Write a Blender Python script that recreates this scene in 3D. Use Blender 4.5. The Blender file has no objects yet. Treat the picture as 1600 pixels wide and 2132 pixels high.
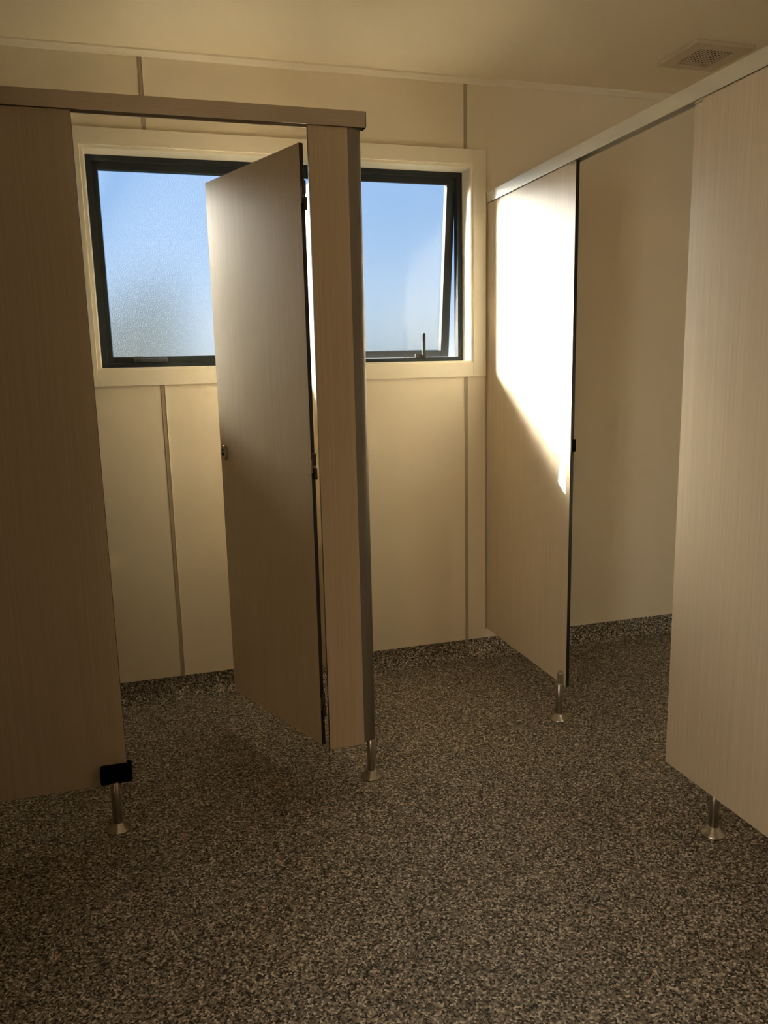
import bpy, bmesh, math, random
from mathutils import Vector, Matrix

scene = bpy.context.scene
col = scene.collection
random.seed(7)

# ------------------------------------------------------------------ camera
F_PX, YAW, PITCH, ROLL = 1646.15, 16.4234, 10.4047, -1.2924
CAM_Y, CAM_Z = -3.1456, 1.30
y_, p_, r_ = (math.radians(a) for a in (YAW, PITCH, ROLL))
fw = Vector((math.sin(y_) * math.cos(p_), math.cos(y_) * math.cos(p_), -math.sin(p_)))
rt = Vector((math.cos(y_), -math.sin(y_), 0))
up = rt.cross(fw)
c_, s_ = math.cos(r_), math.sin(r_)
right, upv = rt * c_ + up * s_, up * c_ - rt * s_
cam_d = bpy.data.cameras.new('camera')
cam_d.sensor_fit = 'HORIZONTAL'
cam_d.sensor_width = 36.0
cam_d.lens = 36.0 * F_PX / 1600.0
cam_d.clip_start = 0.02
cam_d.clip_end = 2000
cam = bpy.data.objects.new('camera', cam_d)
col.objects.link(cam)
m = Matrix.Identity(4)
for i in range(3):
    m[i][0], m[i][1], m[i][2] = right[i], upv[i], -fw[i]
m[0][3], m[1][3], m[2][3] = 0.0, CAM_Y, CAM_Z
cam.matrix_world = m
scene.camera = cam

# ------------------------------------------------------------------ light, sky, exposure
SUN_TO = Vector((-0.955, 1.0, 0.70)).normalized()          # towards the sun
SUN_STRENGTH = 28.0
SKY_STRENGTH = 0.355
FILL_POWER = 7.0
EXPOSURE = 1.60

world = bpy.data.worlds.new('sky')
scene.world = world
world.use_nodes = True
wn = world.node_tree
wn.nodes.clear()
tcw = wn.nodes.new('ShaderNodeTexCoord')
spw = wn.nodes.new('ShaderNodeSeparateXYZ')
wn.links.new(tcw.outputs['Generated'], spw.inputs[0])
sky = wn.nodes.new('ShaderNodeValToRGB')
el = sky.color_ramp.elements
for _ in range(3):
    el.new(0.5)
for e, (p, c) in zip(el, ((0.0, (0.95, 1.0, 1.05)), (0.045, (0.62, 0.76, 0.95)), (0.14, (0.25, 0.46, 0.80)), (0.5, (0.18, 0.38, 0.80)), (1.0, (0.12, 0.28, 0.68)))):
    e.position = p
    e.color = (*c, 1)
wn.links.new(spw.outputs['Z'], sky.inputs[0])
bg = wn.nodes.new('ShaderNodeBackground')
bg.inputs['Strength'].default_value = SKY_STRENGTH
wo = wn.nodes.new('ShaderNodeOutputWorld')
wn.links.new(sky.outputs[0], bg.inputs[0])
wn.links.new(bg.outputs[0], wo.inputs[0])

sun_d = bpy.data.lights.new('sun', 'SUN')
sun_d.energy = SUN_STRENGTH
sun_d.angle = math.radians(0.55)
sun_d.color = (1.0, 0.92, 0.79)
sun = bpy.data.objects.new('sun', sun_d)
col.objects.link(sun)
sun.rotation_euler = (-SUN_TO).to_track_quat('-Z', 'Y').to_euler()
sun.location = (0, 10, 8)

# added fill lamp, unseen at the left wall behind the viewer
dl = bpy.data.lights.new('added_fill', 'AREA')
dl.shape = 'RECTANGLE'
dl.size, dl.size_y = 0.36, 1.90
dl.energy = FILL_POWER
dl.color = (1.0, 0.88, 0.71)
dlo = bpy.data.objects.new('added_fill', dl)
col.objects.link(dlo)
dlo.location = (-1.60, -3.78, 1.05)
dlo.rotation_euler = (math.radians(90), 0, math.radians(-90))

vs = scene.view_settings
scene.display_settings.display_device = 'sRGB'
vs.view_transform = 'Standard'
vs.look = 'None'
vs.exposure = EXPOSURE
vs.gamma = 1.0
vs.use_curve_mapping = False
cy = scene.cycles
cy.use_denoising = True
cy.use_guiding = True
cy.max_bounces = 10
cy.diffuse_bounces = 6
cy.glossy_bounces = 4
cy.transmission_bounces = 4
cy.transparent_max_bounces = 8
cy.caustics_refractive = True
cy.caustics_reflective = True
cy.sample_clamp_indirect = 0.0
cy.blur_glossy = 0.5

# ------------------------------------------------------------------ materials
def new_mat(name):
    mt = bpy.data.materials.new(name)
    mt.use_nodes = True
    nt = mt.node_tree
    return mt, nt, nt.nodes['Principled BSDF']

def coords(nt, scale):
    tc = nt.nodes.new('ShaderNodeTexCoord')
    mp = nt.nodes.new('ShaderNodeMapping')
    mp.inputs['Scale'].default_value = scale
    nt.links.new(tc.outputs['Object'], mp.inputs['Vector'])
    return mp.outputs[0]

def ramp(nt, fac, stops, interp='LINEAR'):
    r = nt.nodes.new('ShaderNodeValToRGB')
    r.color_ramp.interpolation = interp
    el = r.color_ramp.elements
    while len(el) < len(stops):
        el.new(0.5)
    for e, (p, c) in zip(el, stops):
        e.position = p
        e.color = (*c, 1)
    nt.links.new(fac, r.inputs[0])
    return r.outputs[0]

def noise(nt, vec, scale, detail=2.0, rough=0.5):
    n = nt.nodes.new('ShaderNodeTexNoise')
    n.inputs['Scale'].default_value = scale
    n.inputs['Detail'].default_value = detail
    n.inputs['Roughness'].default_value = rough
    nt.links.new(vec, n.inputs['Vector'])
    return n.outputs['Fac']

def bump(nt, b, fac, strength, dist):
    bp = nt.nodes.new('ShaderNodeBump')
    bp.inputs['Strength'].default_value = strength
    bp.inputs['Distance'].default_value = dist
    nt.links.new(fac, bp.inputs['Height'])
    nt.links.new(bp.outputs[0], b.inputs['Normal'])

def plain(name, colr, rough=0.5, metal=0.0, var=0.03, vs_=6.0, spec=0.5):
    mt, nt, b = new_mat(name)
    n = noise(nt, coords(nt, (1, 1, 1)), vs_, 3.0)
    lo = tuple(c * (1 - var) for c in colr)
    hi = tuple(min(1, c * (1 + var)) for c in colr)
    nt.links.new(ramp(nt, n, [(0.3, lo), (0.7, hi)]), b.inputs['Base Color'])
    b.inputs['Roughness'].default_value = rough
    b.inputs['Metallic'].default_value = metal
    b.inputs['Specular IOR Level'].default_value = spec
    return mt

M = {}
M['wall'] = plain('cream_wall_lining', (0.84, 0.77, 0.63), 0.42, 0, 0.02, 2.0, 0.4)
M['bounce_lining'] = plain('brown_bounce_lining', (0.20, 0.125, 0.065), 0.5, 0, 0.05, 3.0, 0.3)  # brown picked to dim and warm light bounced off unseen walls
M['ceiling'] = plain('painted_ceiling', (0.84, 0.76, 0.60), 0.6, 0, 0.02, 1.5, 0.3)
M['trim'] = plain('painted_trim', (0.87, 0.82, 0.69), 0.4, 0, 0.015, 3.0, 0.4)
M['joiner'] = plain('joint_strip', (0.42, 0.36, 0.26), 0.4, 0, 0.03, 8.0)
M['black_edge'] = plain('black_laminate_core', (0.010, 0.009, 0.009), 0.45, 0, 0.1, 40)
M['black_plastic'] = plain('black_plastic', (0.003, 0.003, 0.003), 0.8, 0, 0.1, 40, 0.05)
M['hinge'] = plain('dark_bronze_hinge', (0.055, 0.042, 0.032), 0.4, 0.5, 0.1, 60)
M['frame'] = plain('charcoal_window_frame', (0.024, 0.029, 0.034), 0.55, 0, 0.05, 10, 0.25)
M['latch'] = plain('grey_latch', (0.06, 0.062, 0.064), 0.4, 0, 0.05, 10)
M['hole_shade'] = plain('recess_shade', (0.012, 0.009, 0.007), 0.8, 0, 0.1, 10)  # near-black colour stands for the shade inside holes
M['vent'] = plain('vent_plastic', (0.62, 0.53, 0.40), 0.45, 0, 0.02, 10)
M['bark'] = plain('shrub_bark', (0.04, 0.03, 0.022), 0.9, 0, 0.3, 20, 0.0)
M['leaf'] = plain('shrub_leaf', (0.018, 0.033, 0.030), 0.9, 0, 0.3, 8, 0.0)
M['ground'] = plain('grass_ground', (0.016, 0.022, 0.020), 1.0, 0, 0.35, 1.2, 0.0)

def metal(name, colr, rough, axis_scale):
    mt, nt, b = new_mat(name)
    n = noise(nt, coords(nt, axis_scale), 1.0, 3.0)
    nt.links.new(ramp(nt, n, [(0.25, tuple(c * 0.9 for c in colr)), (0.75, colr)]), b.inputs['Base Color'])
    mr = nt.nodes.new('ShaderNodeMapRange')
    mr.inputs['To Min'].default_value = rough * 0.85
    mr.inputs['To Max'].default_value = rough * 1.2
    nt.links.new(n, mr.inputs['Value'])
    nt.links.new(mr.outputs[0], b.inputs['Roughness'])
    b.inputs['Metallic'].default_value = 1.0
    return mt
M['alu_x'] = metal('satin_aluminium_shaded', (0.60, 0.54, 0.44), 0.42, (3, 300, 300))  # left rail: its dimmer, browner light is mixed into the metal colour
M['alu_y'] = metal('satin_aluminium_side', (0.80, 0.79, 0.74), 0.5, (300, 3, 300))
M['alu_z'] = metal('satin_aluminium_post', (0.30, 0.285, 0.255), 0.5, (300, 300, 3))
M['steel'] = metal('brushed_steel', (0.52, 0.49, 0.43), 0.3, (200, 200, 4))

def wood():
    mt, nt, b = new_mat('pale_woodgrain_laminate')
    v = coords(nt, (1, 1, 1))
    mp = nt.nodes.new('ShaderNodeMapping')
    mp.inputs['Scale'].default_value = (150, 150, 1.3)
    nt.links.new(v, mp.inputs['Vector'])
    n1 = noise(nt, mp.outputs[0], 1.0, 3.0, 0.55)
    mp2 = nt.nodes.new('ShaderNodeMapping')
    mp2.inputs['Scale'].default_value = (420, 420, 5.0)
    nt.links.new(v, mp2.inputs['Vector'])
    n2 = noise(nt, mp2.outputs[0], 1.0, 2.0, 0.5)
    mx = nt.nodes.new('ShaderNodeMix')
    mx.inputs['Factor'].default_value = 0.4
    nt.links.new(n1, mx.inputs['A'])
    nt.links.new(n2, mx.inputs['B'])
    cr = ramp(nt, mx.outputs['Result'], [(0.30, (0.53, 0.445, 0.315)), (0.5, (0.59, 0.505, 0.37)), (0.70, (0.65, 0.565, 0.425))])
    nt.links.new(cr, b.inputs['Base Color'])
    b.inputs['Roughness'].default_value = 0.36
    b.inputs['Specular IOR Level'].default_value = 0.45
    bump(nt, b, mx.outputs['Result'], 0.06, 0.001)
    return mt
M['wood'] = wood()

def vinyl():
    mt, nt, b = new_mat('speckled_safety_vinyl')
    v = coords(nt, (1, 1, 1))
    def vor(scale):
        w = nt.nodes.new('ShaderNodeTexVoronoi')
        w.inputs['Scale'].default_value = scale
        nt.links.new(v, w.inputs['Vector'])
        sp = nt.nodes.new('ShaderNodeSeparateColor')
        nt.links.new(w.outputs['Color'], sp.inputs[0])
        return sp.outputs
    a = vor(230.0)
    base = ramp(nt, a[0], [(0.0, (0.030, 0.026, 0.021)), (0.22, (0.135, 0.118, 0.094)), (0.45, (0.245, 0.218, 0.178)), (0.72, (0.43, 0.39, 0.325)), (0.90, (0.74, 0.69, 0.59))], 'CONSTANT')
    nt.links.new(base, b.inputs['Base Color'])
    b.inputs['Roughness'].default_value = 0.55
    b.inputs['Specular IOR Level'].default_value = 0.3
    n = noise(nt, v, 500.0, 1.0)
    bump(nt, b, n, 0.25, 0.001)
    return mt
M['vinyl'] = vinyl()

def frosted():
    # rough outer skin of the obscure glass: most light goes on roughly straight, a little is spread wide
    mt = bpy.data.materials.new('obscure_glass_textured_face')
    mt.use_nodes = True
    nt = mt.node_tree
    nt.nodes.clear()
    out = nt.nodes.new('ShaderNodeOutputMaterial')
    rf = nt.nodes.new('ShaderNodeBsdfRefraction')
    rf.inputs['Color'].default_value = (0.93, 0.96, 0.97, 1)
    rf.distribution = 'BECKMANN'
    rf.inputs['IOR'].default_value = 1.2
    rf.inputs["Roughness"].default_value = 0.58
    tl = nt.nodes.new('ShaderNodeBsdfTranslucent')
    tl.inputs['Color'].default_value = (0.72, 0.86, 0.97, 1)
    mx = nt.nodes.new('ShaderNodeMixShader')
    mx.inputs[0].default_value = 0.008
    v = coords(nt, (1, 1, 1))
    n = noise(nt, v, 260.0, 2.0)
    bp = nt.nodes.new('ShaderNodeBump')
    bp.inputs['Strength'].default_value = 0.5
    bp.inputs['Distance'].default_value = 0.002
    nt.links.new(n, bp.inputs['Height'])
    nt.links.new(bp.outputs[0], rf.inputs['Normal'])
    rw = nt.nodes.new('ShaderNodeBsdfRefraction')          # coarse pebbles throw a share of the light wider
    rw.inputs['Color'].default_value = (0.93, 0.96, 0.97, 1)
    rw.distribution = 'BECKMANN'
    rw.inputs['IOR'].default_value = 1.36
    rw.inputs['Roughness'].default_value = 0.70
    nt.links.new(bp.outputs[0], rw.inputs['Normal'])
    mw = nt.nodes.new('ShaderNodeMixShader')
    mw.inputs[0].default_value = 0.40
    nt.links.new(rf.outputs[0], mw.inputs[1])
    nt.links.new(rw.outputs[0], mw.inputs[2])
    nt.links.new(mw.outputs[0], mx.inputs[1])
    nt.links.new(tl.outputs[0], mx.inputs[2])
    nt.links.new(mx.outputs[0], out.inputs['Surface'])
    return mt
def clear_face():
    mt = bpy.data.materials.new('obscure_glass_smooth_face')
    mt.use_nodes = True
    nt = mt.node_tree
    nt.nodes.clear()
    out = nt.nodes.new('ShaderNodeOutputMaterial')
    tr = nt.nodes.new('ShaderNodeBsdfTransparent')
    tr.inputs['Color'].default_value = (0.97, 0.985, 0.98, 1)
    gl = nt.nodes.new('ShaderNodeBsdfGlossy')
    gl.inputs['Roughness'].default_value = 0.08
    mx = nt.nodes.new('ShaderNodeMixShader')
    mx.inputs[0].default_value = 0.05
    nt.links.new(tr.outputs[0], mx.inputs[1])
    nt.links.new(gl.outputs[0], mx.inputs[2])
    nt.links.new(mx.outputs[0], out.inputs['Surface'])
    return mt
M['frost'] = frosted()
M['clear'] = clear_face()

# ------------------------------------------------------------------ mesh helpers
def bm_box(bm, x0, x1, y0, y1, z0, z1, bev=0.0, seg=2, mi=0):
    r = bmesh.ops.create_cube(bm, size=1.0)
    vs = r['verts']
    for v in vs:
        v.co = Vector(((x0 + x1) / 2 + v.co.x * (x1 - x0), (y0 + y1) / 2 + v.co.y * (y1 - y0), (z0 + z1) / 2 + v.co.z * (z1 - z0)))
    fs = set(f for v in vs for f in v.link_faces)
    for f in fs:
        f.material_index = mi
    if bev > 0:
        es = list(set(e for v in vs for e in v.link_edges))
        bmesh.ops.bevel(bm, geom=es, offset=bev, segments=seg, affect='EDGES', profile=0.6, material=mi)

def bm_lathe(bm, cx, cy_, prof, n=40, mi=0):
    """profile of (radius, z) turned about a vertical axis; closed at the ends"""
    rings = []
    for r, z in prof:
        rings.append([bm.verts.new((cx + r * math.cos(2 * math.pi * k / n), cy_ + r * math.sin(2 * math.pi * k / n), z)) for k in range(n)])
    for a, b in zip(rings, rings[1:]):
        for k in range(n):
            f = bm.faces.new((a[k], a[(k + 1) % n], b[(k + 1) % n], b[k]))
            f.smooth = True
            f.material_index = mi
    bm.faces.new(list(reversed(rings[0]))).material_index = mi
    bm.faces.new(rings[-1]).material_index = mi

def bm_prism(bm, pts, axis, a0, a1, mi=0, smooth=False):
    """closed 2-D outline swept along an axis ('x','y','z')"""
    def put(p, t):
        if axis == 'x': return (t, p[0], p[1])
        if axis == 'y': return (p[0], t, p[1])
        return (p[0], p[1], t)
    A = [bm.verts.new(put(p, a0)) for p in pts]
    B = [bm.verts.new(put(p, a1)) for p in pts]
    n = len(pts)
    for k in range(n):
        f = bm.faces.new((A[k], A[(k + 1) % n], B[(k + 1) % n], B[k]))
        f.smooth = smooth
        f.material_index = mi
    bm.faces.new(list(reversed(A))).material_index = mi
    bm.faces.new(B).material_index = mi
    bmesh.ops.recalc_face_normals(bm, faces=bm.faces[:])

origin_of = {}
def obj(name, bm, mats, parent=None, origin=None):
    if not isinstance(mats, (list, tuple)):
        mats = [mats]
    o0 = Vector(origin) if origin is not None else (origin_of[parent.name] if parent else Vector((0, 0, 0)))
    bmesh.ops.translate(bm, verts=bm.verts[:], vec=-o0)
    me = bpy.data.meshes.new(name)
    bm.to_mesh(me)
    bm.free()
    for mt in mats:
        me.materials.append(mt)
    o = bpy.data.objects.new(name, me)
    col.objects.link(o)
    origin_of[o.name] = o0
    if parent:
        o.parent = parent
        o.location = o0 - origin_of[parent.name]
    else:
        o.location = o0
    return o

def thing(name, label, cat, loc, group=None):
    o = bpy.data.objects.new(name, None)
    col.objects.link(o)
    o.empty_display_size = 0.1
    o.location = loc
    origin_of[o.name] = Vector(loc)
    o['kind'] = 'thing'
    o['label'] = label
    o['category'] = cat
    if group:
        o['group'] = group
    return o

def struct(name, bm, mats, label=None, cat=None, origin=None):
    o = obj(name, bm, mats, None, origin)
    o['kind'] = 'structure'
    if label:
        o['label'] = label
    if cat:
        o['category'] = cat
    return o

# ------------------------------------------------------------------ measured layout (metres)
XR = 1.396                       # face of the right hand row of cubicle fronts
YL = -0.900                      # face of the left hand cubicle front
Z_RT, Z_RB = 1.988, 1.947        # headrail
Z_PB = 0.132                     # underside of the panels
Z_CEIL, Z_COR = 2.414, 2.394
Z_COVE = 0.088
LIGHT_BLOCK_X = -0.40
X_LW, X_RW, Y_REAR = -1.60, 2.46, -4.60
T = 0.013                        # compact laminate thickness
WL, WR, WB, WT = -0.150, 1.322, 1.318, 2.083   # jamb lining opening

# ------------------------------------------------------------------ outdoors
bm = bmesh.new()
bm_box(bm, -400, 400, 0.3, 900, -1.0, -0.4)
struct('ground', bm, M['ground'], 'dark grassy ground outside below the window', 'ground')

random.seed(21)
bm = bmesh.new()
bmesh.ops.create_grid(bm, x_segments=90, y_segments=36, size=0.5)
for v in bm.verts:                                  # rounded hedge body, bent over a half tube and roughened
    u, w = v.co.x + 0.5, v.co.y + 0.5
    a = math.pi * w
    x = -5.5 + 5.85 * u
    hgt = 2.35 + 0.16 * math.sin(x * 1.7) + 0.10 * math.sin(x * 4.3 + 1.0)
    rr = (abs(math.sin(a)) ** 0.45)
    v.co = Vector((x + random.gauss(0, .02), 3.9 - 0.55 * math.cos(a) * min(1, abs(math.cos(a)) ** -0.4 if abs(math.cos(a)) > .05 else 1) + random.gauss(0, .035),
                   -0.42 + hgt * rr + random.gauss(0, .035)))
hb = bm.faces[:]
for _ in range(2600):                               # leaf sprays standing off its surface
    f = random.choice(hb)
    c = f.calc_center_median() + Vector([random.gauss(0, .03) for _ in range(3)])
    u = Vector([random.gauss(0, 1) for _ in range(3)]).normalized()
    w = u.orthogonal().normalized()
    L, W = random.uniform(.05, .09), random.uniform(.025, .04)
    q = [c - u * L / 2, c + w * W / 2, c + u * L / 2, c - w * W / 2]
    bm.faces.new([bm.verts.new(x) for x in q])
t = thing('hedge', 'dark hedge outdoors, blurred through the lower part of the left obscure pane', 'hedge', (-2.4, 3.9, -0.4))
obj('foliage', bm, M['leaf'], t)

# ------------------------------------------------------------------ room shell
bm = bmesh.new()
bm_box(bm, X_LW - 0.3, X_RW + 0.2, Y_REAR - 0.2, 0.14, -0.12, 0.0)
struct('floor', bm, M['vinyl'], 'dark speckled vinyl floor', 'floor')
bm = bmesh.new()
bm_box(bm, X_LW - 0.3, X_RW + 0.2, Y_REAR - 0.2, 0.30, Z_CEIL, Z_CEIL + 0.1)
struct('ceiling', bm, M['ceiling'], 'plain cream ceiling', 'ceiling')

bm = bmesh.new()                                   # window wall, four pieces around the opening
LO = 0.016
x0, x1, z0, z1 = WL - LO, WR + LO, WB - LO, WT + LO
bm_box(bm, X_LW - 0.12, x0, 0, 0.13, Z_COVE, Z_CEIL)
bm_box(bm, x1, X_RW + 0.12, 0, 0.13, Z_COVE, Z_CEIL)
bm_box(bm, x0, x1, 0, 0.13, Z_COVE, z0)
bm_box(bm, x0, x1, 0, 0.13, z1, Z_CEIL)
struct('wall_back', bm, M['wall'], 'cream panelled wall with the window', 'wall')
bm = bmesh.new()
bm_box(bm, X_RW, X_RW + 0.12, Y_REAR, 0, 0, Z_CEIL)
struct('wall_right', bm, M['wall'], 'cream side wall behind the right cubicles', 'wall')
bm = bmesh.new()                                   # left wall, with an unseen opening added for the fill light
D0, D1, DH = -4.20, -3.55, 2.05
bm_box(bm, X_LW - 0.12, X_LW, D1, 0, 0, Z_CEIL)
bm_box(bm, X_LW - 0.12, X_LW, Y_REAR, D0, 0, Z_CEIL)
bm_box(bm, X_LW - 0.12, X_LW, D0, D1, DH, Z_CEIL)
struct('wall_left', bm, M['wall'], 'cream left wall with an added opening for fill light', 'wall')
bm = bmesh.new()                                   # unseen wall added to keep the fill light off the left panel
bm_box(bm, X_LW, LIGHT_BLOCK_X, -2.36, -2.26, 0, Z_CEIL)
struct('wall_light_block', bm, M['bounce_lining'], 'short brown wall added out of view to block the fill light', 'wall')
bm = bmesh.new()
bm_box(bm, X_LW - 0.12, X_RW + 0.12, Y_REAR - 0.12, Y_REAR, 0, Z_CEIL)  # unseen rear wall, its brown set for the bounce it gives
struct('wall_rear', bm, M['bounce_lining'], 'brown wall behind the viewer, coloured to dim and warm the bounced light', 'wall')

# coved vinyl upstand along the window wall
bm = bmesh.new()
pts = [(0.13, 0.0), (-0.030, 0.0)]
for k in range(0, 9):
    a = math.pi / 2 * k / 8
    pts.append((-0.030 + 0.034 * math.sin(a), 0.002 + 0.034 * (1 - math.cos(a))))
pts += [(0.004, Z_COVE), (0.13, Z_COVE)]
bm_prism(bm, pts, 'x', X_LW, X_RW)
struct('baseboard_back', bm, M['vinyl'], 'coved vinyl skirting under the window wall', 'skirting')

# cornice
bm = bmesh.new()
bm_prism(bm, [(0, Z_CEIL), (-0.026, Z_CEIL), (-0.026, Z_CEIL - 0.006), (-0.012, Z_COR + 0.005), (-0.008, Z_COR), (0, Z_COR)], 'x', X_LW, X_RW)
struct('trim_1', bm, M['trim'], 'slim cream cornice along the window wall', 'trim')

# wall sheet joint strips
AO_L, AO_R, AO_B, AO_T = -0.225, 1.388, 1.251, 2.151
def joint(n, x, z0, z1):
    bm = bmesh.new()
    bm_box(bm, x - 0.0085, x + 0.0055, -0.0035, 0.0, z0, z1, 0.001, 1, 0)
    bm_box(bm, x + 0.0055, x + 0.0085, -0.0055, 0.0, z0, z1, 0.0008, 1, 1)
    struct('trim_%d' % n, bm, [M['joiner'], M['trim']], None, 'trim')
joint(2, 0.065, Z_COVE, AO_B)
joint(3, 0.065, AO_T, Z_COR)
joint(4, 1.303, Z_COVE, AO_B)
joint(5, 1.303, AO_T, Z_COR)

# architrave and jamb lining
AI_L, AI_R, AI_B, AI_T = -0.162, 1.331, 1.311, 2.093
def ring(bm, o, i, y0, y1, bev=0.0):
    (ol, orr, ob, ot), (il, ir, ib, it) = o, i
    bm_box(bm, ol, il, y0, y1, ob, ot, bev, 2)
    bm_box(bm, ir, orr, y0, y1, ob, ot, bev, 2)
    bm_box(bm, il, ir, y0, y1, it, ot, bev, 2)
    bm_box(bm, il, ir, y0, y1, ob, ib, bev, 2)
bm = bmesh.new()
ring(bm, (AO_L, AO_R, AO_B, AO_T), (AI_L, AI_R, AI_B, AI_T), -0.012, 0.0, 0.0015)
struct('trim_6', bm, M['trim'], 'wide flat cream architrave around the window', 'trim')
bm = bmesh.new()
ring(bm, (WL - LO, WR + LO, WB - LO, WT + LO), (WL, WR, WB, WT), -0.006, 0.128, 0.0012)
struct('trim_7', bm, M['trim'], 'cream jamb lining inside the window opening', 'trim')

# ------------------------------------------------------------------ window
YF = 0.085
FW = 0.0215
bm = bmesh.new()
ring(bm, (WL, WR, WB, WT), (WL + FW, WR - FW, WB + 0.018, WT - 0.020), YF, YF + 0.040, 0.0015)
MX = 0.600
bm_box(bm, MX - 0.02, MX + 0.02, YF, YF + 0.05, WB + 0.018, WT - 0.020, 0.0015)
win = struct('window_1', bm, M['frame'], 'charcoal framed double awning window with obscure glass', 'window', (MX, YF, WB))

def sash(xl, xr, zb, zt, stl, stre, tilt, pull):
    """one awning sash, hinged along its top edge"""
    hx, hy, hz = xl, YF + 0.012, zt
    def place(o):
        o.rotation_euler = (tilt, 0, 0)
    bm = bmesh.new()
    y0, y1 = YF + 0.012, YF + 0.046
    tb, tt = 0.027, 0.030
    bm_box(bm, xl, xl + stl, y0, y1, zb, zt, 0.002)
    bm_box(bm, xr - stre, xr, y0, y1, zb, zt, 0.002)
    bm_box(bm, xl + stl, xr - stre, y0, y1, zb, zb + tb, 0.002)
    bm_box(bm, xl + stl, xr - stre, y0, y1, zt - tt, zt, 0.002)
    s = obj('sash', bm, M['frame'], win, (hx, hy, hz))
    place(s)
    bm = bmesh.new()
    g0, g1 = y0 + 0.025, y0 + 0.031
    bm_box(bm, xl + stl - 0.004, xr - stre + 0.004, g0, g1, zb + tb - 0.004, zt - tt + 0.004, 0, 2, 1)
    for f in bm.faces:
        f.normal_update()
        if f.normal.y > 0.9:
            f.material_index = 0
    obj('glass_pane', bm, [M['frost'], M['clear']], s, (hx, hy, hz))
    return s, (hx, hy, hz)

SZB, SZT = WB + 0.014, WT - 0.016
s1, h1 = sash(WL + 0.019, MX - 0.018, SZB, SZT, 0.021, 0.030, 0.0, False)
s2, h2 = sash(MX + 0.018, WR - FW - 0.002, SZB, SZT, 0.030, 0.037, 0.0, True)
TILT = math.radians(7.5)
s2.rotation_euler = (TILT, 0, 0)
s1['label'] = 'closed left sash'
s2['label'] = 'right sash pushed open at the bottom'

# folded latch on the closed sash, upright latch on the open one
bm = bmesh.new()
bm_box(bm, -0.035, 0.003, YF - 0.010, YF + 0.014, 1.338, 1.360, 0.003)
bm_box(bm, -0.012, 0.092, YF - 0.020, YF - 0.009, 1.338, 1.354, 0.004)
obj('latch_handle', bm, M['latch'], s1, h1)
bm = bmesh.new()
bm_box(bm, 1.108, 1.156, YF + 0.002, YF + 0.014, 1.336, 1.350, 0.002, 2, 1)
bm_box(bm, 1.136, 1.150, YF - 0.010, YF + 0.006, 1.334, 1.436, 0.004, 2, 0)
lh = obj('latch_handle', bm, [M['frame'], M['hinge']], win)
lh['label'] = 'upright handle of the opened sash'

# ------------------------------------------------------------------ cubicle hardware
def board(parent, x0, x1, y0, y1, z0, z1, name='board', axis='y'):
    bm = bmesh.new()
    bm_box(bm, x0, x1, y0, y1, z0, z1, 0.0008, 1, 0)
    for f in bm.faces:
        f.normal_update()
        n = f.normal
        if abs(n.y if axis == 'y' else n.x) < 0.9:
            f.material_index = 1
    return obj(name, bm, [M['wood'], M['black_edge']], parent)

def leg(parent, x, y, ztop, r=0.0135, tongue=None):
    bm = bmesh.new()
    bm_lathe(bm, x, y, [(r, 0.012), (r, ztop - 0.002), (r - 0.002, ztop)], 40)
    l = obj('leg', bm, M['steel'], parent, (x, y, 0))
    bm = bmesh.new()
    bm_lathe(bm, x, y, [(0.034, 0.0), (0.0345, 0.003), (0.033, 0.006), (0.026, 0.012), (0.020, 0.019), (0.0165, 0.024), (0.0150, 0.0255), (r + 0.0002, 0.0255)], 48)
    obj('floor_flange', bm, M['steel'], l, (x, y, 0))
    return l

# ---- left row: front panel, pilaster with corner post, dividing panel, headrail, door
t = thing('cubicle_partition', 'wide dark-lit woodgrain cubicle panel filling the left side, with black corner clip', 'cubicle panel', (-0.5, YL, 0))
board(t, -1.59, -0.129, YL, YL + T, Z_PB, Z_RB)
lg = leg(t, -0.166, YL - 0.018, 0.150, 0.0135)
bm = bmesh.new()
bm_box(bm, -0.203, -0.1165, YL - 0.027, YL + T + 0.004, 0.145, 0.194, 0.006, 3)
obj('corner_clip', bm, M['black_plastic'], t)

t = thing('cubicle_pilaster', 'narrow woodgrain cubicle post panel with rounded grey metal corner, right of the open door', 'cubicle panel', (0.55, YL, 0))
board(t, 0.470, 0.582, YL, YL + T, Z_PB, Z_RB)
bm = bmesh.new()                                   # rounded corner extrusion
pts = [(0.580, YL + 0.0005), (0.598, YL - 0.0005)]
for k in range(1, 11):
    a = math.pi / 2 * k / 10
    pts.append((0.598 + 0.025 * math.sin(a), YL - 0.0005 + 0.025 * (1 - math.cos(a))))
pts += [(0.623, YL + 0.046), (0.603, YL + 0.046), (0.603, YL + T + 0.004), (0.580, YL + T + 0.004)]
bm_prism(bm, pts, 'z', Z_PB + 0.010, Z_RB)
for f in bm.faces:
    f.normal_update()
    if abs(f.normal.z) < 0.1:
        f.smooth = False
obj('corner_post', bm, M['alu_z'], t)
leg(t, 0.6105, YL + 0.034, Z_PB + 0.012, 0.0135)

t = thing('cubicle_partition', 'woodgrain dividing panel from the pilaster back to the window wall', 'cubicle panel', (0.612, -0.43, 0))
board(t, 0.6055, 0.6185, YL + 0.051, -0.014, Z_PB, Z_RB, axis='x')

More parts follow.
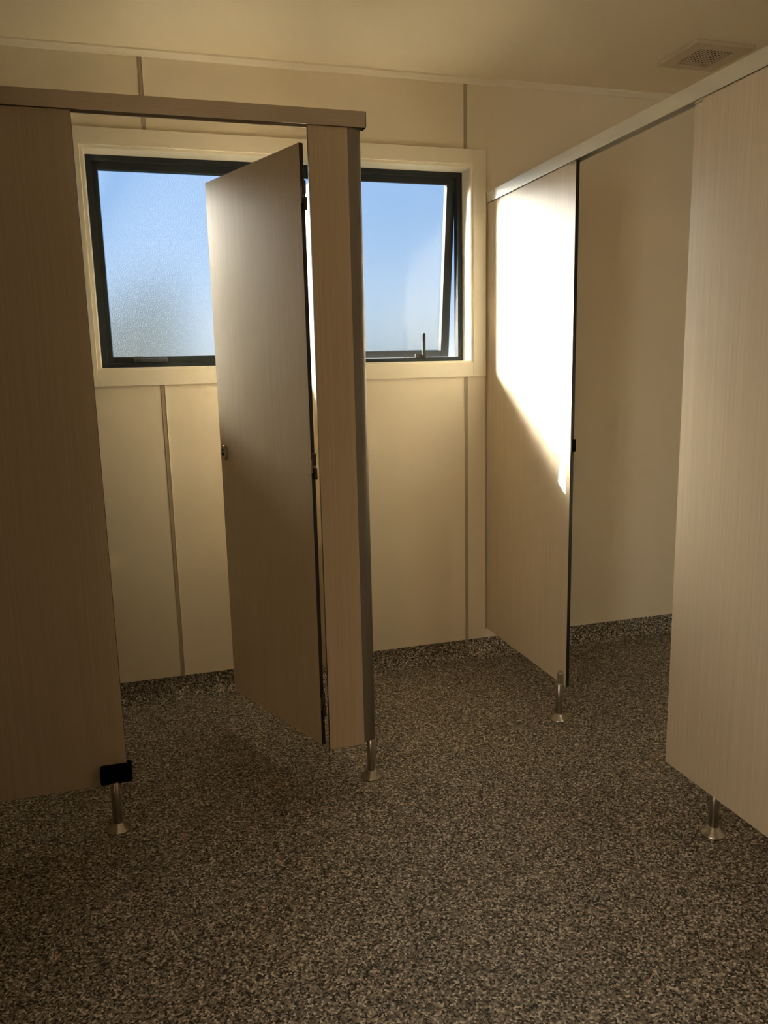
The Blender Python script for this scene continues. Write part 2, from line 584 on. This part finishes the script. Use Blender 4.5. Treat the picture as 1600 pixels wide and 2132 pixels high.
t = thing('headrail', 'brown-lit square metal rail over the open door of the left cubicle', 'headrail', (-0.1, YL, Z_RB))
bm = bmesh.new()
ya, yb = YL - 0.008, YL + 0.028
bm_prism(bm, [(ya, Z_RB), (ya, Z_RT), (yb, Z_RT), (yb, Z_RB), (yb - 0.003, Z_RB), (yb - 0.003, Z_RT - 0.018), (ya + 0.003, Z_RT - 0.018), (ya + 0.003, Z_RB)], 'x', -1.595, 0.6315)
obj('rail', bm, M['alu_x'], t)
bm = bmesh.new()
bm_box(bm, 0.6315, 0.6335, ya, yb, Z_RB, Z_RT, 0.0006, 1)
obj('end_cap', bm, M['black_plastic'], t)

# door, built along its own line from hinge edge to free edge
HX, HY, FX, FY = 0.4455, -0.8997, 0.2343, -0.371
DT_, DB_ = 1.901, 0.151
dd = Vector((FX - HX, FY - HY, 0)); DL = dd.length; dd.normalize()
door_ang = math.atan2(dd.y, dd.x)
t = thing('cubicle_door', 'woodgrain cubicle door standing half open in front of the window', 'door', (HX, HY, 0))
origin_of[t.name] = Vector((0, 0, 0))              # its parts are modelled in the door's own frame
def local(name, bm, mats, parent, org=(0, 0, 0)):
    return obj(name, bm, mats, parent, org)
# own frame: +x along the door from the hinge, visible face at y=0, thickness towards -y
bm = bmesh.new()
bm_box(bm, 0, DL, -T, 0, DB_, DT_, 0.0008, 1)
for f in bm.faces:
    f.normal_update()
    if abs(f.normal.y) < 0.9:
        f.material_index = 1
local('door_leaf', bm, [M['wood'], M['black_edge']], t)
# indicator lock
lx, lz = DL - 0.034, 1.024
bm = bmesh.new()
pts = []
for k in range(32):
    a = 2 * math.pi * k / 32
    pts.append((lx + 0.021 * math.cos(a), lz + (0.006 if math.sin(a) > 0 else -0.006) + 0.021 * math.sin(a)))
bm_prism(bm, pts, 'y', 0.0, 0.009)
bmesh.ops.bevel(bm, geom=[e for e in bm.edges if all(v.co.y > 0.008 for v in e.verts)], offset=0.003, segments=3, affect='EDGES')
lock = local('indicator_lock', bm, M['steel'], t)
for dz, r in ((0.010, 0.0055), (-0.005, 0.0075)):
    bm = bmesh.new()
    pts = [(lx + r * math.cos(2 * math.pi * k / 20), lz + dz + r * math.sin(2 * math.pi * k / 20)) for k in range(20)]
    bm_prism(bm, pts, 'y', 0.008, 0.0098)
    local('lock_slot' if dz < 0 else 'indicator_dot', bm, M['hole_shade'], lock)
t.rotation_euler = (0, 0, door_ang)
# hinges: barrel in the gap, plate let into the door edge
for zc in (1.765, 1.020, 0.286):
    bm = bmesh.new()
    bm_lathe(bm, -0.0062, -0.006, [(0.0055, zc + 0.004), (0.0062, zc + 0.006), (0.0062, zc + 0.037), (0.0055, zc + 0.038)], 24)
    bm_lathe(bm, -0.0080, -0.008, [(0.0050, zc - 0.038), (0.0056, zc - 0.036), (0.0056, zc - 0.006), (0.0050, zc - 0.005)], 24)
    bm_lathe(bm, -0.0075, -0.0075, [(0.0022, zc - 0.008), (0.0022, zc + 0.008)], 12)
    hg = local('hinge', bm, M['hinge'], t)
    bm = bmesh.new()
    bm_box(bm, -0.0020, 0.0, -T + 0.002, -0.0005, zc - 0.020, zc + 0.020, 0.0005, 1)
    local('hinge_plate', bm, M['steel'], hg)

# ---- right row: two front panels and the headrail
Y_SP, Y_NP = -0.712, -1.2985
t = thing('cubicle_partition', 'sunlit woodgrain cubicle panel beside the window wall, with the bright patch of sun', 'cubicle panel', (XR, -0.35, 0))
board(t, XR, XR + T, Y_SP, -0.006, Z_PB, Z_RB, axis='x')
lg = leg(t, XR - 0.014, -0.690, 0.140, 0.0135)
bm = bmesh.new()                                   # tongue of the slotted tube standing in front of the board
pts = []
for k in range(13):
    a = math.pi * k / 12
    pts.append((-0.690 - 0.0088 * math.cos(a), 0.176 + 0.0088 * math.sin(a)))
pts = [(-0.690 - 0.0088, 0.128)] + pts + [(-0.690 + 0.0088, 0.128)]
bm_prism(bm, pts, 'x', XR - 0.020, XR)
bmesh.ops.bevel(bm, geom=[e for e in bm.edges if all(v.co.x < XR - 0.019 for v in e.verts)], offset=0.005, segments=3, affect='EDGES')
obj('leg_tongue', bm, M['steel'], lg)
bm = bmesh.new()
bm_box(bm, XR + 0.001, XR + T + 0.003, Y_SP - 0.008, Y_SP, 0.996, 1.040, 0.0015)
obj('latch_keep', bm, M['black_plastic'], t)
bm = bmesh.new()
bm_box(bm, XR - 0.006, XR + T + 0.006, -0.006, 0.0, Z_PB - 0.002, Z_RB, 0.001, 1)
obj('wall_channel', bm, M['joiner'], t)
bm = bmesh.new()
bm_box(bm, XR - 0.004, XR, -0.700, -0.676, Z_RB - 0.009, Z_RB, 0.001, 1)
obj('rail_clip', bm, M['steel'], t)

t = thing('cubicle_partition', 'woodgrain cubicle panel at the right edge, nearest the viewer', 'cubicle panel', (XR, -1.65, 0))
board(t, XR, XR + T, -2.02, Y_NP, Z_PB, Z_RB, axis='x')
leg(t, XR + 0.030, -1.478, Z_PB + 0.008, 0.0135)
bm = bmesh.new()
bm_box(bm, XR - 0.004, XR, -1.330, -1.302, Z_RB - 0.009, Z_RB, 0.001, 1)
obj('rail_clip', bm, M['steel'], t)

t = thing('cubicle_partition', 'woodgrain dividing panel added unseen behind the nearest panel to shade the right cubicle', 'cubicle panel', (1.9, -1.50, 0))
board(t, 1.464, X_RW - 0.004, -1.518, -1.505, Z_PB, Z_RB)  # added out of sight to darken the right cubicle

t = thing('headrail', 'pale square metal rail along the top of the right cubicles', 'headrail', (XR, -1.2, Z_RB))
bm = bmesh.new()
xa, xb = XR - 0.006, XR + 0.030
bm_prism(bm, [(xa, Z_RB), (xa, Z_RT), (xb, Z_RT), (xb, Z_RB), (xb - 0.003, Z_RB), (xb - 0.003, Z_RT - 0.018), (xa + 0.003, Z_RT - 0.018), (xa + 0.003, Z_RB)], 'y', -2.7, 0.0)
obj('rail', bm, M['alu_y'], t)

# ------------------------------------------------------------------ ceiling vent
VX0, VX1, VY0, VY1 = 1.955, 2.205, -0.555, -0.320
t = thing('ceiling_vent', 'square cream ceiling vent with a dark grid, above the right cubicle', 'vent', ((VX0 + VX1) / 2, (VY0 + VY1) / 2, Z_CEIL))
gx0, gx1, gy0, gy1 = VX0 + 0.052, VX1 - 0.052, VY0 + 0.050, VY1 - 0.038
bm = bmesh.new()
za, zb = Z_CEIL - 0.014, Z_CEIL
for b in ((VX0, gx0, VY0, VY1), (gx1, VX1, VY0, VY1), (gx0, gx1, VY0, gy0), (gx0, gx1, gy1, VY1)):
    bm_box(bm, b[0], b[1], b[2], b[3], za, zb, 0.003, 2)
obj('frame', bm, M['vent'], t)
bm = bmesh.new()
N = 10
for k in range(N + 1):
    x = gx0 + (gx1 - gx0) * k / N
    bm_box(bm, x - 0.0022, x + 0.0022, gy0, gy1, za + 0.001, za + 0.0030)
    y = gy0 + (gy1 - gy0) * k / N
    bm_box(bm, gx0, gx1, y - 0.0022, y + 0.0022, za + 0.0012, za + 0.0028)
obj('grille', bm, M['vent'], t)
bm = bmesh.new()
bm_box(bm, gx0, gx1, gy0, gy1, zb - 0.0015, zb)  # dark sheet in place of the unlit duct
obj('duct_shade', bm, M['hole_shade'], t)

# ------------------------------------------------------------------ shrub outside the open sash
t = thing('shrub', 'leafy shrub outdoors seen through the gap beside the open window sash', 'shrub', (3.36, 5.2, -0.4))
bm = bmesh.new()
tips = []
def twig(p, d, length, r, depth):
    n = 4
    prev = None
    for k in range(n + 1):
        q = p + d * (length * k / n)
        ringv = []
        rr = r * (1 - 0.55 * k / n)
        u = d.orthogonal().normalized(); w = d.cross(u)
        for j in range(6):
            a = j * math.pi / 3
            ringv.append(bm.verts.new(q + (u * math.cos(a) + w * math.sin(a)) * rr))
        if prev:
            for j in range(6):
                bm.faces.new((prev[j], prev[(j + 1) % 6], ringv[(j + 1) % 6], ringv[j]))
        prev = ringv
    e = p + d * length
    tips.append((e, d))
    if depth:
        for _ in range(3):
            nd = (d + Vector((random.uniform(-.8, .8), random.uniform(-.8, .8), random.uniform(-.2, .5)))).normalized()
            twig(p + d * length * random.uniform(0.55, 1.0), nd, length * random.uniform(0.5, 0.75), r * 0.5, depth - 1)
for k in range(5):
    a = k * 2 * math.pi / 5
    twig(Vector((3.36 + 0.12 * math.cos(a), 5.2 + 0.12 * math.sin(a), -0.4)), Vector((0.35 * math.cos(a), 0.35 * math.sin(a), 1)).normalized(), 0.95, 0.022, 3)
obj('branches', bm, M['bark'], t)
bm = bmesh.new()
for e, d in tips:
    for _ in range(3):
        c = e + Vector([random.gauss(0, 0.05) for _ in range(3)])
        u = Vector([random.gauss(0, 1) for _ in range(3)]).normalized()
        w = u.orthogonal().normalized()
        L, W = random.uniform(.05, .085), random.uniform(.02, .032)
        vv = [c - u * L / 2, c + w * W / 2 + u.cross(w) * .006, c + u * L / 2, c - w * W / 2 + u.cross(w) * .006]
        bm.faces.new([bm.verts.new(x) for x in vv])
fo = obj('foliage', bm, M['leaf'], t)
fo['kind'] = 'stuff'
